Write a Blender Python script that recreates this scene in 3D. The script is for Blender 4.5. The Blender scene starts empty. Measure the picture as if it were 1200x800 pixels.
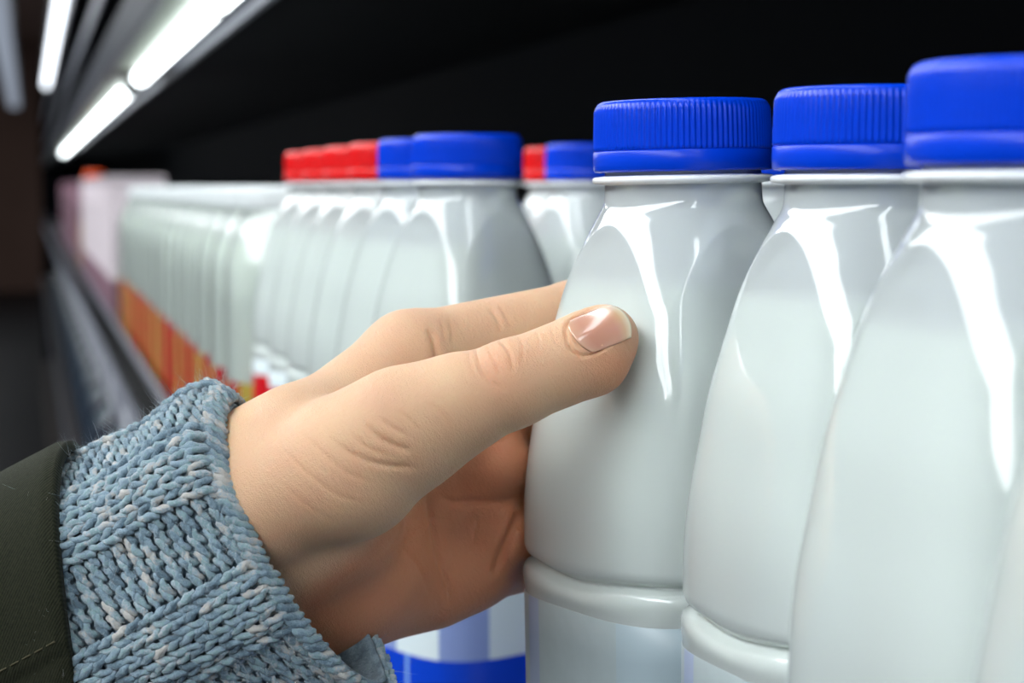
import bpy, math, random
import numpy as np

random.seed(7)
rng = np.random.default_rng(7)
C = bpy.context.scene.collection
PI = math.pi

# ------------------------------------------------------------------ camera
F = 2250.0                                   # focal length in pixels of the 1200 px frame
PITCH = math.atan(180.0 / F)
YAW = math.atan(567.0 * math.cos(PITCH) / F)
EYE = np.array([0.0, 0.0, 1.25])
Hh = np.array([math.sin(YAW), math.cos(YAW), 0.0])
RIGHT = np.array([math.cos(YAW), -math.sin(YAW), 0.0])
FWD = math.cos(PITCH) * Hh - math.sin(PITCH) * np.array([0, 0, 1.0])
UP = math.sin(PITCH) * Hh + math.cos(PITCH) * np.array([0, 0, 1.0])


def px_mm(x, y, d):
    """measured position -> millimetres (right, down, away) seen from the eye"""
    return np.array([(x - 600.0) * d / F, (y - 400.0) * d / F, d])


def mm_world(p):
    p = np.asarray(p, float)
    return EYE + (p[..., 0:1] * RIGHT - p[..., 1:2] * UP + p[..., 2:3] * FWD) / 1000.0


# ------------------------------------------------------------------ helpers
def mesh_obj(name, verts, faces, mats, parent=None, loc=(0, 0, 0), smooth=True, face_mat=None):
    me = bpy.data.meshes.new(name)
    verts = np.asarray(verts, float)
    me.from_pydata([tuple(v) for v in verts.tolist()], [], faces)
    if not isinstance(mats, (list, tuple)):
        mats = [mats]
    for m in mats:
        me.materials.append(m)
    if face_mat is not None:
        me.polygons.foreach_set('material_index', np.asarray(face_mat, np.int32))
    me.polygons.foreach_set('use_smooth', np.full(len(me.polygons), smooth))
    me.update()
    o = bpy.data.objects.new(name, me)
    C.objects.link(o)
    o.location = loc
    if parent is not None:
        o.parent = parent
    return o


def tag(o, label, cat, group=None):
    o['label'] = label
    o['category'] = cat
    if group:
        o['group'] = group
    return o


def thing(name, label, cat, loc=(0, 0, 0), rotz=0.0, group=None):
    o = bpy.data.objects.new(name, None)
    C.objects.link(o)
    o.empty_display_size = 0.02
    o.location = loc
    o.rotation_euler = (0, 0, rotz)
    return tag(o, label, cat, group)


def struct(o):
    o['kind'] = 'structure'
    return o


def kids(o):
    return [c for c in bpy.data.objects if c.parent == o]


def copy_tree(o, parent=None):
    c = o.copy()
    C.objects.link(c)
    if parent is not None:
        c.parent = parent
    for ch in kids(o):
        copy_tree(ch, c)
    return c


class MB:
    def __init__(self):
        self.v, self.f, self.m = [], [], []

    def add(self, verts, faces, mi=0):
        b = len(self.v)
        self.v.extend([tuple(p) for p in verts])
        self.f.extend([tuple(i + b for i in q) for q in faces])
        self.m.extend([mi] * len(faces))

    def box(self, x0, x1, y0, y1, z0, z1, bev=0.0, mi=0):
        if bev <= 0:
            vs = [(x, y, z) for x in (x0, x1) for y in (y0, y1) for z in (z0, z1)]
            fs = [(0, 1, 3, 2), (4, 6, 7, 5), (0, 4, 5, 1), (2, 3, 7, 6), (0, 2, 6, 4), (1, 5, 7, 3)]
            self.add(vs, fs, mi)
            return
        import bmesh
        bm = bmesh.new()
        bmesh.ops.create_cube(bm, size=1.0)
        for v in bm.verts:
            v.co = ((x0 + x1) / 2 + v.co.x * (x1 - x0), (y0 + y1) / 2 + v.co.y * (y1 - y0), (z0 + z1) / 2 + v.co.z * (z1 - z0))
        bmesh.ops.bevel(bm, geom=list(bm.edges), offset=bev, segments=2, affect='EDGES', profile=0.5)
        bm.verts.index_update()
        self.add([v.co[:] for v in bm.verts], [[v.index for v in f.verts] for f in bm.faces], mi)
        bm.free()

    def obj(self, name, mats, parent=None, loc=(0, 0, 0), smooth=False):
        return mesh_obj(name, self.v, self.f, mats, parent, loc, smooth, self.m)


def grid_faces(nr, nc, close=True):
    fs = []
    for i in range(nr - 1):
        for j in range(nc if close else nc - 1):
            k = (j + 1) % nc
            fs.append((i * nc + j, i * nc + k, (i + 1) * nc + k, (i + 1) * nc + j))
    return fs


def pchip(xs, ys, q):
    xs, ys, q = np.asarray(xs, float), np.asarray(ys, float), np.asarray(q, float)
    h = np.diff(xs)
    dl = np.diff(ys) / h
    m = np.zeros_like(xs)
    m[0], m[-1] = dl[0], dl[-1]
    for i in range(1, len(xs) - 1):
        if dl[i - 1] * dl[i] > 0:
            w1, w2 = 2 * h[i] + h[i - 1], h[i] + 2 * h[i - 1]
            m[i] = (w1 + w2) / (w1 / dl[i - 1] + w2 / dl[i])
    k = np.clip(np.searchsorted(xs, q) - 1, 0, len(xs) - 2)
    t = np.clip((q - xs[k]) / h[k], 0, 1)
    return ((2 * t**3 - 3 * t**2 + 1) * ys[k] + (t**3 - 2 * t**2 + t) * h[k] * m[k]
            + (-2 * t**3 + 3 * t**2) * ys[k + 1] + (t**3 - t**2) * h[k] * m[k + 1])


# ------------------------------------------------------------------ materials
def new_mat(name):
    m = bpy.data.materials.new(name)
    m.use_nodes = True
    nt = m.node_tree
    nt.nodes.clear()
    out = nt.nodes.new('ShaderNodeOutputMaterial')
    return m, nt, out


def N(nt, kind, **kw):
    n = nt.nodes.new(kind)
    for k, v in kw.items():
        if k in n.inputs:
            n.inputs[k].default_value = v
        else:
            setattr(n, k, v)
    return n


def principled(name, col, rough=0.5, spec=0.5, metal=0.0, bump=0.0, bscale=400.0, var=0.0, coat=0.0, sss=0.0, sssr=(0.003, 0.002, 0.0015)):
    m, nt, out = new_mat(name)
    p = N(nt, 'ShaderNodeBsdfPrincipled')
    p.inputs['Base Color'].default_value = (*col, 1)
    p.inputs['Roughness'].default_value = rough
    p.inputs['Specular IOR Level'].default_value = spec
    p.inputs['Metallic'].default_value = metal
    p.inputs['Coat Weight'].default_value = coat
    if sss:
        p.inputs['Subsurface Weight'].default_value = sss
        p.inputs['Subsurface Radius'].default_value = sssr
        p.inputs['Subsurface Scale'].default_value = 1.0
    if bump or var:
        tc = N(nt, 'ShaderNodeTexCoord')
        nz = N(nt, 'ShaderNodeTexNoise', Scale=bscale, Detail=4.0)
        nt.links.new(tc.outputs['Object'], nz.inputs['Vector'])
        if bump:
            b = N(nt, 'ShaderNodeBump', Strength=bump, Distance=0.001)
            nt.links.new(nz.outputs['Fac'], b.inputs['Height'])
            nt.links.new(b.outputs['Normal'], p.inputs['Normal'])
        if var:
            mx = N(nt, 'ShaderNodeMix', data_type='RGBA')
            mx.inputs['A'].default_value = (*[c * (1 - var) for c in col], 1)
            mx.inputs['B'].default_value = (*[min(1, c * (1 + var)) for c in col], 1)
            nt.links.new(nz.outputs['Fac'], mx.inputs['Factor'])
            nt.links.new(mx.outputs['Result'], p.inputs['Base Color'])
    nt.links.new(p.outputs['BSDF'], out.inputs['Surface'])
    return m


def emitter(name, col, strength):
    m, nt, out = new_mat(name)
    e = N(nt, 'ShaderNodeEmission', Strength=strength)
    e.inputs['Color'].default_value = (*col, 1)
    nt.links.new(e.outputs['Emission'], out.inputs['Surface'])
    return m


def srgb(r, g, b):
    def f(c):
        c /= 255.0
        return c / 12.92 if c <= 0.04045 else ((c + 0.055) / 1.055) ** 2.4
    return (f(r), f(g), f(b))


def bottle_plastic(name, col, opacity, rough=0.07):
    m, nt, out = new_mat(name)
    tr = N(nt, 'ShaderNodeBsdfTransparent')
    tr.inputs['Color'].default_value = (0.97, 0.985, 1.0, 1)
    df = N(nt, 'ShaderNodeBsdfDiffuse')
    df.inputs['Color'].default_value = (*col, 1)
    tl = N(nt, 'ShaderNodeBsdfTranslucent')
    tl.inputs['Color'].default_value = (*col, 1)
    body = N(nt, 'ShaderNodeMixShader', Fac=0.35)
    nt.links.new(df.outputs[0], body.inputs[1])
    nt.links.new(tl.outputs[0], body.inputs[2])
    see = N(nt, 'ShaderNodeMixShader', Fac=opacity)
    nt.links.new(tr.outputs[0], see.inputs[1])
    nt.links.new(body.outputs[0], see.inputs[2])
    gl = N(nt, 'ShaderNodeBsdfGlossy', Roughness=rough)
    gl.inputs['Color'].default_value = (1, 1, 1, 1)
    tc = N(nt, 'ShaderNodeTexCoord')
    nz = N(nt, 'ShaderNodeTexNoise', Scale=60.0, Detail=2.0)
    nt.links.new(tc.outputs['Object'], nz.inputs['Vector'])
    bp = N(nt, 'ShaderNodeBump', Strength=0.05, Distance=0.002)
    nt.links.new(nz.outputs['Fac'], bp.inputs['Height'])
    nt.links.new(bp.outputs['Normal'], gl.inputs['Normal'])
    fr = N(nt, 'ShaderNodeFresnel', IOR=1.62)
    nt.links.new(bp.outputs['Normal'], fr.inputs['Normal'])
    mx = N(nt, 'ShaderNodeMixShader')
    nt.links.new(fr.outputs[0], mx.inputs[0])
    nt.links.new(see.outputs[0], mx.inputs[1])
    nt.links.new(gl.outputs[0], mx.inputs[2])
    nt.links.new(mx.outputs[0], out.inputs['Surface'])
    return m


def label_mat(name, base, stripes, band, band_v, extra=None):
    """printed film: UV u = turn round the bottle, v = height; stripes = [(u0, u1, colour)]"""
    m, nt, out = new_mat(name)
    p = N(nt, 'ShaderNodeBsdfPrincipled', Roughness=0.34)
    p.inputs['Specular IOR Level'].default_value = 0.45
    uv = N(nt, 'ShaderNodeTexCoord')
    sep = N(nt, 'ShaderNodeSeparateXYZ')
    nt.links.new(uv.outputs['UV'], sep.inputs[0])
    tc = N(nt, 'ShaderNodeTexNoise', Scale=170.0, Detail=3.0)
    nt.links.new(uv.outputs['Object'], tc.inputs['Vector'])
    mott = N(nt, 'ShaderNodeMix', data_type='RGBA')
    mott.inputs['A'].default_value = (*[c * 0.90 for c in base], 1)
    mott.inputs['B'].default_value = (*[min(1, c * 1.08) for c in base], 1)
    nt.links.new(tc.outputs['Fac'], mott.inputs['Factor'])
    cur = mott.outputs['Result']

    def rng_mask(sock, lo, hi):
        a = N(nt, 'ShaderNodeMath', operation='GREATER_THAN')
        a.inputs[1].default_value = lo
        b = N(nt, 'ShaderNodeMath', operation='LESS_THAN')
        b.inputs[1].default_value = hi
        c = N(nt, 'ShaderNodeMath', operation='MULTIPLY')
        nt.links.new(sock, a.inputs[0])
        nt.links.new(sock, b.inputs[0])
        nt.links.new(a.outputs[0], c.inputs[0])
        nt.links.new(b.outputs[0], c.inputs[1])
        return c.outputs[0]

    def over(cur, mask, col):
        mx = N(nt, 'ShaderNodeMix', data_type='RGBA')
        mx.inputs['B'].default_value = (*col, 1)
        nt.links.new(mask, mx.inputs['Factor'])
        nt.links.new(cur, mx.inputs['A'])
        return mx.outputs['Result']
    for (u0, u1, col) in stripes:
        cur = over(cur, rng_mask(sep.outputs['X'], u0, u1), col)
    if band:
        for (v0, v1, col) in band:
            cur = over(cur, rng_mask(sep.outputs['Y'], v0, v1), col)
    if extra:                                   # thin lines printed over the band
        for (u0, u1, v0, v1, col) in extra:
            mm = N(nt, 'ShaderNodeMath', operation='MULTIPLY')
            nt.links.new(rng_mask(sep.outputs['X'], u0, u1), mm.inputs[0])
            nt.links.new(rng_mask(sep.outputs['Y'], v0, v1), mm.inputs[1])
            cur = over(cur, mm.outputs[0], col)
    nt.links.new(cur, p.inputs['Base Color'])
    nt.links.new(p.outputs['BSDF'], out.inputs['Surface'])
    return m


M = {}
M['plastic'] = bottle_plastic('translucent_plastic', (0.87, 0.925, 0.935), 0.66)
M['milk'] = principled('milk', (0.85, 0.90, 0.81), 0.4, 0.3, sss=0.35, sssr=(0.004, 0.004, 0.0035))
M['ring'] = principled('neck_ring_plastic', (0.82, 0.85, 0.87), 0.22, 0.5)
M['blue'] = principled('blue_cap_plastic', srgb(0, 60, 206), 0.27, 0.24, var=0.06, bscale=120, bump=0.05)
M['red'] = principled('red_cap_plastic', srgb(222, 14, 18), 0.3, 0.45, var=0.06, bscale=120)
M['white_cap'] = principled('white_lid_plastic', (0.72, 0.76, 0.77), 0.35, 0.4)
LAV = srgb(132, 150, 200)
WHT = srgb(214, 226, 230)
M['label_blue'] = label_mat('silver_label_with_blue_band', srgb(160, 172, 175),
                            [(0.0, 0.10, WHT), (0.10, 0.178, LAV), (0.178, 0.28, WHT), (0.28, 0.35, LAV),
                             (0.415, 0.44, srgb(150, 162, 188)), (0.58, 0.93, srgb(158, 174, 182)), (0.93, 1.0, LAV)],
                            [(0.03, 0.36, srgb(4, 62, 196))], None,
                            [(0.026, 0.036, 0.03, 0.36, srgb(120, 160, 220))])
M['label_red'] = label_mat('red_label', srgb(200, 12, 26),
                           [(0.30, 0.36, WHT), (0.62, 0.66, WHT)],
                           [(0.93, 1.01, WHT), (0.5, 0.56, WHT)], None)


# ------------------------------------------------------------------ milk bottle
BH = 240.0
R_T = [(16.0, 17.6), (19.5, 17.7), (22.6, 17.9), (24.2, 18.4), (27.0, 20.15), (33.3, 23.4), (38.8, 26.0), (44.6, 28.4), (50.8, 30.6),
       (60, 33.3), (73, 36.0), (85, 37.5), (95, 38.15), (101, 38.1), (103.6, 37.6), (104.9, 36.4), (105.8, 34.9), (106.3, 35.6),
       (107.4, 37.8), (109.2, 38.4), (111.2, 38.3), (112.6, 38.0), (228, 38.0), (235, 37.2), (238.5, 35.0), (240, 31.0)]
F_T = [(16, 24), (24, 20.9), (27.2, 20.35), (30, 20.75), (33.5, 21.45), (43.5, 24.1), (51, 26.0), (60, 28.2), (72, 30.2), (82, 31.7), (92, 32.5),
       (101, 32.6), (103.6, 32.2), (104.9, 31.2), (105.8, 29.9), (106.3, 30.4), (107.4, 32.4), (109.2, 32.95), (112, 32.6), (228, 32.6),
       (235, 32.0), (238.5, 30), (240, 26.5)]
SE = 3.64
ZF = np.arange(0, 245, 0.1)


def smoothed(tab, lo_, hi_, sig):
    y = pchip(*zip(*tab), np.clip(ZF, tab[0][0], tab[-1][0]))
    k = np.exp(-0.5 * (np.arange(-80, 81) * 0.1 / sig)**2)
    ys = np.convolve(np.pad(y, 80, mode='edge'), k / k.sum(), mode='valid')
    w = np.clip((ZF - lo_) / 3.0, 0, 1) * np.clip((hi_ - ZF) / 6.0, 0, 1)
    return y * (1 - w) + ys * w


RF_, FF_ = smoothed(R_T, 23.0, 99.0, 2.2), smoothed(F_T, 27.0, 99.0, 2.5)


def bottle_r(phi, zt, inset=0.0):
    zt = np.asarray(zt, float)
    c, s = np.abs(np.cos(phi)), np.abs(np.sin(phi))
    S = (c**SE + s**SE) ** (-1.0 / SE)
    # the waist groove rises a little at the corners
    zz = np.where((zt > 92) & (zt < 118), zt + 2.2 * np.sin(2 * phi) ** 2 * np.exp(-((zt - 105.5) / 4.5) ** 2), zt)
    R = np.interp(zz, ZF, RF_)
    f = np.interp(zz, ZF, FF_) * S
    k = 0.16
    h = np.clip(0.5 + 0.5 * (f - R) / k, 0, 1)
    return f * (1 - h) + R * h - k * h * (1 - h) - inset


def lathe_rows(zts, nphi, inset=0.0):
    phi = np.arange(nphi) * 2 * PI / nphi
    vs = []
    for z in zts:
        r = bottle_r(phi, np.full(nphi, z), inset)
        vs.append(np.stack([r * np.cos(phi), r * np.sin(phi), np.full(nphi, BH - z)], 1))
    return np.concatenate(vs) / 1000.0, phi


NPHI = 360
zts = np.unique(np.concatenate([np.linspace(16, 24, 10), np.linspace(24, 80, 130), np.linspace(80, 100, 14), np.linspace(100, 116, 40), np.linspace(116, 228, 8), np.linspace(228, 240, 10)]))
bv, _ = lathe_rows(zts, NPHI)
bf = grid_faces(len(zts), NPHI)
bf = [tuple(reversed(q)) for q in bf] + [tuple(reversed([(len(zts) - 1) * NPHI + j for j in range(NPHI)]))]
FILL = 40.0
mz = np.unique(np.concatenate([np.linspace(FILL, 100, 50), np.linspace(100, 116, 24), np.linspace(116, 238.6, 12)]))
mv, _ = lathe_rows(mz, 128, 0.9)
mf = [tuple(reversed(q)) for q in grid_faces(len(mz), 128)] + [tuple(reversed([(len(mz) - 1) * 128 + j for j in range(128)])), tuple(range(128))]


def plain_lathe(prof, n, ridge=None):
    """prof = [(r mm, z mm, ridge amount)]"""
    phi = np.arange(n) * 2 * PI / n
    vs = []
    for (r, z, a) in prof:
        rr = np.full(n, float(r))
        if a:
            w = 0.5 + 0.5 * np.cos(phi * ridge)
            rr = rr + a * (w ** 0.6 - 0.5)
        vs.append(np.stack([rr * np.cos(phi), rr * np.sin(phi), np.full(n, float(z))], 1))
    return np.concatenate(vs) / 1000.0


def capped(v, nr, n, top=True, bottom=True):
    fs = [tuple(reversed(q)) for q in grid_faces(nr, n)]
    if top:
        fs.append(tuple(range(n)))
    if bottom:
        fs.append(tuple(reversed([(nr - 1) * n + j for j in range(n)])))
    return fs


cap_prof = [(17.2, BH - 0.05, 0), (18.2, BH - 0.12, 0), (18.9, BH - 0.5, 0), (19.3, BH - 1.1, 0.05), (19.55, BH - 1.9, 0.32), (19.65, BH - 2.4, 0.42), (19.8, BH - 6, 0.42),
            (19.9, BH - 10.2, 0.42), (19.95, BH - 10.9, 0.36), (19.5, BH - 11.3, 0.0), (18.6, BH - 11.5, 0)]
cap_v = plain_lathe(cap_prof, 600, 100)
cap_f = capped(cap_v, len(cap_prof), 600)
band_prof = [(18.6, BH - 11.0, 0), (19.9, BH - 11.15, 0), (20.15, BH - 11.5, 0), (20.2, BH - 13.6, 0), (20.15, BH - 15.3, 0), (19.8, BH - 15.8, 0), (18.4, BH - 15.9, 0)]
band_v = plain_lathe(band_prof, 128)
ring_prof = [(17.4, BH - 15.4, 0), (17.6, BH - 16.6, 0), (20.0, BH - 16.9, 0), (20.45, BH - 17.3, 0), (20.45, BH - 17.9, 0), (20.0, BH - 18.35, 0), (17.6, BH - 18.7, 0)]
ring_v = plain_lathe(ring_prof, 128)


def label_mesh(name, mat, parent):
    n = 128
    rows = [111.9, 112.0, 120, 140, 160, 180, 200, 218, 226]
    phi = np.linspace(0, 2 * PI, n + 1)
    vs, uvs = [], []
    for z in rows:
        r = bottle_r(phi, np.full(n + 1, max(z, 113.0)), -0.02 if z == 111.9 else -0.16)
        vs.append(np.stack([r * np.cos(phi), r * np.sin(phi), np.full(n + 1, BH - z)], 1))
        uvs += [(j / n, (226 - z) / (226 - 112.0)) for j in range(n + 1)]
    vs = np.concatenate(vs) / 1000.0
    fs = [tuple(reversed(q)) for q in grid_faces(len(rows), n + 1, False)]
    o = mesh_obj(name, vs, fs, mat, parent)
    lay = o.data.uv_layers.new(name='UVMap')
    for lp in o.data.loops:
        lay.data[lp.index].uv = uvs[lp.vertex_index]
    return o


def make_bottle(capmat, labmat, label, group):
    t = thing('milk_bottle', label, 'bottle', group=group)
    mesh_obj('bottle_body', bv, bf, M['plastic'], t)
    mesh_obj('milk', mv, mf, M['milk'], t)['label'] = 'white milk filling the bottle up to its shoulder'
    mesh_obj('neck_ring', ring_v, capped(ring_v, len(ring_prof), 128, False, False), M['ring'], t)
    c = mesh_obj('cap', cap_v, cap_f, capmat, t)
    mesh_obj('tamper_band', band_v, capped(band_v, len(band_prof), 128, False, False), capmat, c)
    label_mesh('label', labmat, t)
    return t


SHELF_Z = EYE[2] + 0.0193 - 0.240
CT = math.cos(YAW)


def ground_pos(x, d):
    """bottle axis seen at column x at depth d (mm) -> (L, s) in metres"""
    L = (x - 33.0) * d * CT / F
    s = (d - L * math.sin(YAW)) / CT
    return L / 1000.0, s / 1000.0


blue = make_bottle(M['blue'], M['label_blue'], 'white translucent milk bottle with blue cap held between thumb and fingers', 'blue capped milk bottles')
red = make_bottle(M['red'], M['label_red'], 'milk bottle with red cap directly next to the blue capped bottles', 'red capped milk bottles')


def face_angle(x, d, phi_deg):
    """rotation that turns one flat side phi degrees (left negative) off the line to the eye"""
    L, s = ground_pos(x, d)
    a = math.atan2(-s, -L)
    return a + math.radians(phi_deg)


first = {'blue': True, 'red': True}


def place(kind, L, s, rz, label, tilt=None):
    proto = blue if kind == 'blue' else red
    if first[kind]:
        o = proto
        first[kind] = False
    else:
        o = copy_tree(proto)
    o['label'] = label
    o.location = (L, s, SHELF_Z + (0.0003 if tilt else 0.0))
    o.rotation_mode = 'XYZ'
    o.rotation_euler = (0, 0, rz)
    if tilt:
        from mathutils import Matrix, Vector
        o.rotation_mode = 'QUATERNION'
        q = Matrix.Rotation(tilt, 3, Vector(Hh)).to_quaternion() @ Matrix.Rotation(rz, 3, 'Z').to_quaternion()
        o.rotation_quaternion = q
    return o


B1 = (798, 435)
L1, s1 = ground_pos(*B1)
TILT = math.radians(-1.1)
# the held bottle leans a hair to the left, so its foot stands a little to the right
off = 0.220 * math.tan(-TILT)
place('blue', L1 + off * RIGHT[0], s1 + off * RIGHT[1], face_angle(798, 435, -54) + PI,
      'white translucent milk bottle with blue cap held between thumb and fingers', TILT)
L2, s2 = ground_pos(1023, 376)
place('blue', L2, s2, face_angle(1023, 376, -57) + PI, 'milk bottle with ridged blue cap standing just right of the held bottle')
L3, s3 = ground_pos(1212, 296)
place('blue', L3, s3, face_angle(1212, 296, -55) + PI, 'biggest and closest milk bottle with blue cap, cut off by the photo edge')
L0, s0_ = ground_pos(1515, 222)
place('blue', L0, s0_, face_angle(1515, 222, -60) + PI, 'blurred milk bottle whose side just enters the lower right corner of the photo')
L4, s4 = ground_pos(546, 700)
place('blue', L4, s4, face_angle(546, 700, -52), 'blurred milk bottle with blue cap standing behind the gripping hand and knuckles')
ROW = 0.0715
L5 = L4
place('blue', L5, s4 + ROW, face_angle(500, 770, -52), 'blurred blue capped milk bottle squeezed beside the first red cap of its row')
for k, lab in enumerate(['blurred milk bottle with red cap touching the blue capped bottles of its row',
                         'second red capped milk bottle counted away from the blue capped ones',
                         'third red capped milk bottle counted away from the blue capped ones',
                         'last red capped milk bottle, next to the white lidded jugs']):
    place('red', L5, s4 + ROW * (2 + k), face_angle(440, 900, -52) + 0.2, lab)
La, sa = ground_pos(690, 847)
place('blue', La, sa, 0.3, 'blue capped milk bottle in the back row, its cap half hidden by the held bottle')
Lb, sb = ground_pos(661, 920)
place('red', Lb, sb, 0.2, 'red capped milk bottle alone in the back row behind the blue caps')
Lc, sc_ = ground_pos(906, 640)
place('blue', Lc, sc_, 0.25, 'back row blue capped milk bottle peeking out between the two sharp blue caps')

# ------------------------------------------------------------------ far jugs with white lids
M['jug'] = bottle_plastic('jug_plastic', (0.76, 0.83, 0.80), 0.5, 0.16)
M['label_yellow'] = label_mat('yellow_red_label', srgb(168, 150, 66),
                              [(0.05, 0.12, srgb(160, 24, 28)), (0.34, 0.40, srgb(150, 40, 30)), (0.63, 0.68, srgb(130, 30, 30)), (0.8, 0.9, srgb(60, 110, 40))],
                              [(0.0, 0.22, srgb(176, 26, 26))], None)
M['label_green'] = label_mat('pale_print_label', srgb(150, 160, 110),
                             [(0.1, 0.2, srgb(130, 40, 60)), (0.4, 0.6, srgb(200, 200, 190))], [(0.0, 0.3, srgb(90, 90, 150))], None)


def simple_r(phi, z, tab, n=3.2):
    S = (np.abs(np.cos(phi))**n + np.abs(np.sin(phi))**n) ** (-1.0 / n) if n else 1.0
    return pchip(*zip(*tab), np.full(len(phi), z)) * (S / (2 ** (0.25 - 0.5 / n)) if n else 1.0)


JT = [(0, 38), (3, 43), (8, 44.5), (150, 44.5), (172, 43), (190, 38), (203, 32), (210, 29.5), (216, 29)]


def lathe_tab(tab, zs, n=96, sq=3.2, inset=0.0):
    phi = np.arange(n) * 2 * PI / n
    vs = []
    for z in zs:
        w = np.clip((200 - z) / 40.0, 0, 1) if sq else 0
        r = simple_r(phi, z, tab, sq) * w + pchip(*zip(*tab), np.full(n, z)) * (1 - w) - inset if sq else pchip(*zip(*tab), np.full(n, z)) - inset
        vs.append(np.stack([r * np.cos(phi), r * np.sin(phi), np.full(n, float(z))], 1))
    return np.concatenate(vs) / 1000.0


def up_faces(nr, n, top=False, bottom=False):
    fs = grid_faces(nr, n)
    if top:
        fs.append(tuple((nr - 1) * n + j for j in range(n)))
    if bottom:
        fs.append(tuple(reversed(range(n))))
    return fs


def make_jug(label, group):
    t = thing('milk_jug', label, 'jug', group=group)
    zs = np.concatenate([[0, 1, 3, 8], np.linspace(20, 150, 6), np.linspace(155, 216, 22)])
    v = lathe_tab(JT, zs)
    mesh_obj('jug_body', v, up_faces(len(zs), 96, False, True), M['jug'], t)
    zs2 = np.concatenate([[2, 4, 8], np.linspace(20, 150, 6), np.linspace(155, 190, 10)])
    v2 = lathe_tab(JT, zs2, inset=1.2)
    mesh_obj('milk', v2, up_faces(len(zs2), 96, True, True), M['milk'], t)['label'] = 'cream white milk inside the jug'
    lid = [(29.2, 208, 0), (30.5, 208.4, 0), (30.8, 209.5, 0.5), (30.7, 219, 0.5), (30.0, 221.0, 0.1), (28.5, 221.8, 0), (20, 222, 0)]
    lv = plain_lathe(lid, 240, 60)
    mesh_obj('lid', lv, up_faces(len(lid), 240, True, True), M['white_cap'], t)
    zs3 = [22, 24, 50, 80, 107, 109]
    n = 96
    phi = np.linspace(0, 2 * PI, n + 1)
    vs, uvs = [], []
    for z in zs3:
        r = simple_r(phi, z, JT) + (0.25 if 22 < z < 109 else 0.05)
        vs.append(np.stack([r * np.cos(phi), r * np.sin(phi), np.full(n + 1, float(z))], 1))
        uvs += [(j / n, (z - 22) / 87.0) for j in range(n + 1)]
    o = mesh_obj('label', np.concatenate(vs) / 1000.0, grid_faces(len(zs3), n + 1, False), M['label_yellow'], t)
    lay = o.data.uv_layers.new(name='UVMap')
    for lp in o.data.loops:
        lay.data[lp.index].uv = uvs[lp.vertex_index]
    o['label'] = 'yellow and red label'
    return t


JG = 'white lidded jugs'
jug = make_jug('blurred white lidded milk jug in the row beyond the red capped bottles', JG)
js0 = s4 + ROW * 5 + 0.092
for k in range(15):
    j = jug if k == 0 else copy_tree(jug)
    j.location = (0.152, js0 + 0.094 * k, SHELF_Z)
    j.rotation_euler = (0, 0, 0.15 * ((k * 7) % 5 - 2) * 0.2 + PI)
    if k == 0:
        j['label'] = 'white lidded milk jug standing directly beside the last red capped bottle'
    else:
        j['label'] = 'blurred white lidded milk jug in the row beyond the red capped bottles'
js1 = js0 + 0.094 * 15

# farther along: pale cartons and small orange capped bottles
M['carton_pale'] = principled('pale_pink_card', srgb(212, 200, 206), 0.5, 0.3, var=0.1, bscale=20)
M['carton_print'] = principled('printed_card', srgb(130, 96, 110), 0.5, 0.3, var=0.5, bscale=30)
M['orange'] = principled('orange_cap', srgb(235, 80, 20), 0.4, 0.4)
M['beige'] = principled('beige_bottle', srgb(150, 120, 80), 0.35, 0.4, var=0.25, bscale=25)


def make_carton(label, group):
    t = thing('drink_carton', label, 'carton', group=group)
    w, h = 0.036, 0.185
    m = MB()
    m.box(-w, w, -w, w, 0.0, h, 0.002)
    m.obj('carton_body', M['carton_pale'], t)
    g = MB()
    zt = h + 0.038
    e = 0.0015
    g.add([(-w, -w, h - e), (w, -w, h - e), (w, w, h - e), (-w, w, h - e), (-w, -0.002, zt), (w, -0.002, zt), (w, 0.002, zt), (-w, 0.002, zt)],
          [(0, 1, 5, 4), (2, 3, 7, 6), (1, 2, 6, 5), (3, 0, 4, 7), (4, 5, 6, 7), (3, 2, 1, 0)])
    g.box(-w, w, -0.002, 0.002, zt - 0.001, zt + 0.014)
    g.obj('gable_top', M['carton_pale'], t)
    p = MB()
    p.box(-w - 0.0006, w + 0.0006, -w - 0.0006, w + 0.0006, 0.012, 0.10)
    p.obj('printed_panel', M['carton_print'], t)['label'] = 'mauve printed lower panel'
    return t


ct = make_carton('pale pinkish gable topped carton far along the shelf past the white jugs', 'pale cartons')
for k in range(44):
    j = ct if k == 0 else copy_tree(ct)
    j.location = (0.140, js1 + 0.03 + 0.082 * k + (0.46 if k >= 18 else 0.0), SHELF_Z)
    if k >= 18:
        j['group'] = 'mauve cartons'
        j['label'] = 'dull mauve gable topped carton at the far end beyond the orange caps'
        for ch in kids(j):
            if ch.material_slots:
                ch.material_slots[0].link = 'OBJECT'
                ch.material_slots[0].material = M['carton_print']
cs1 = js1 + 0.03 + 0.082 * 18

OT = [(0, 24), (3, 28), (8, 29), (120, 29), (150, 26), (195, 16), (215, 13), (244, 13)]


def make_orange(label):
    t = thing('drink_bottle', label, 'bottle')
    zs = np.concatenate([[0, 2, 4, 8], np.linspace(20, 120, 5), np.linspace(125, 242, 20)])
    mesh_obj('bottle_body', lathe_tab(OT, zs, 64, 0), up_faces(len(zs), 64, True, True), M['beige'], t)
    cp = [(13.5, 230, 0), (16, 230.4, 0.4), (16, 252, 0.4), (15, 254.5, 0.1), (12, 255, 0)]
    mesh_obj('cap', plain_lathe(cp, 160, 40), up_faces(len(cp), 160, True, True), M['orange'], t)['label'] = 'orange cap'
    return t


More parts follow.
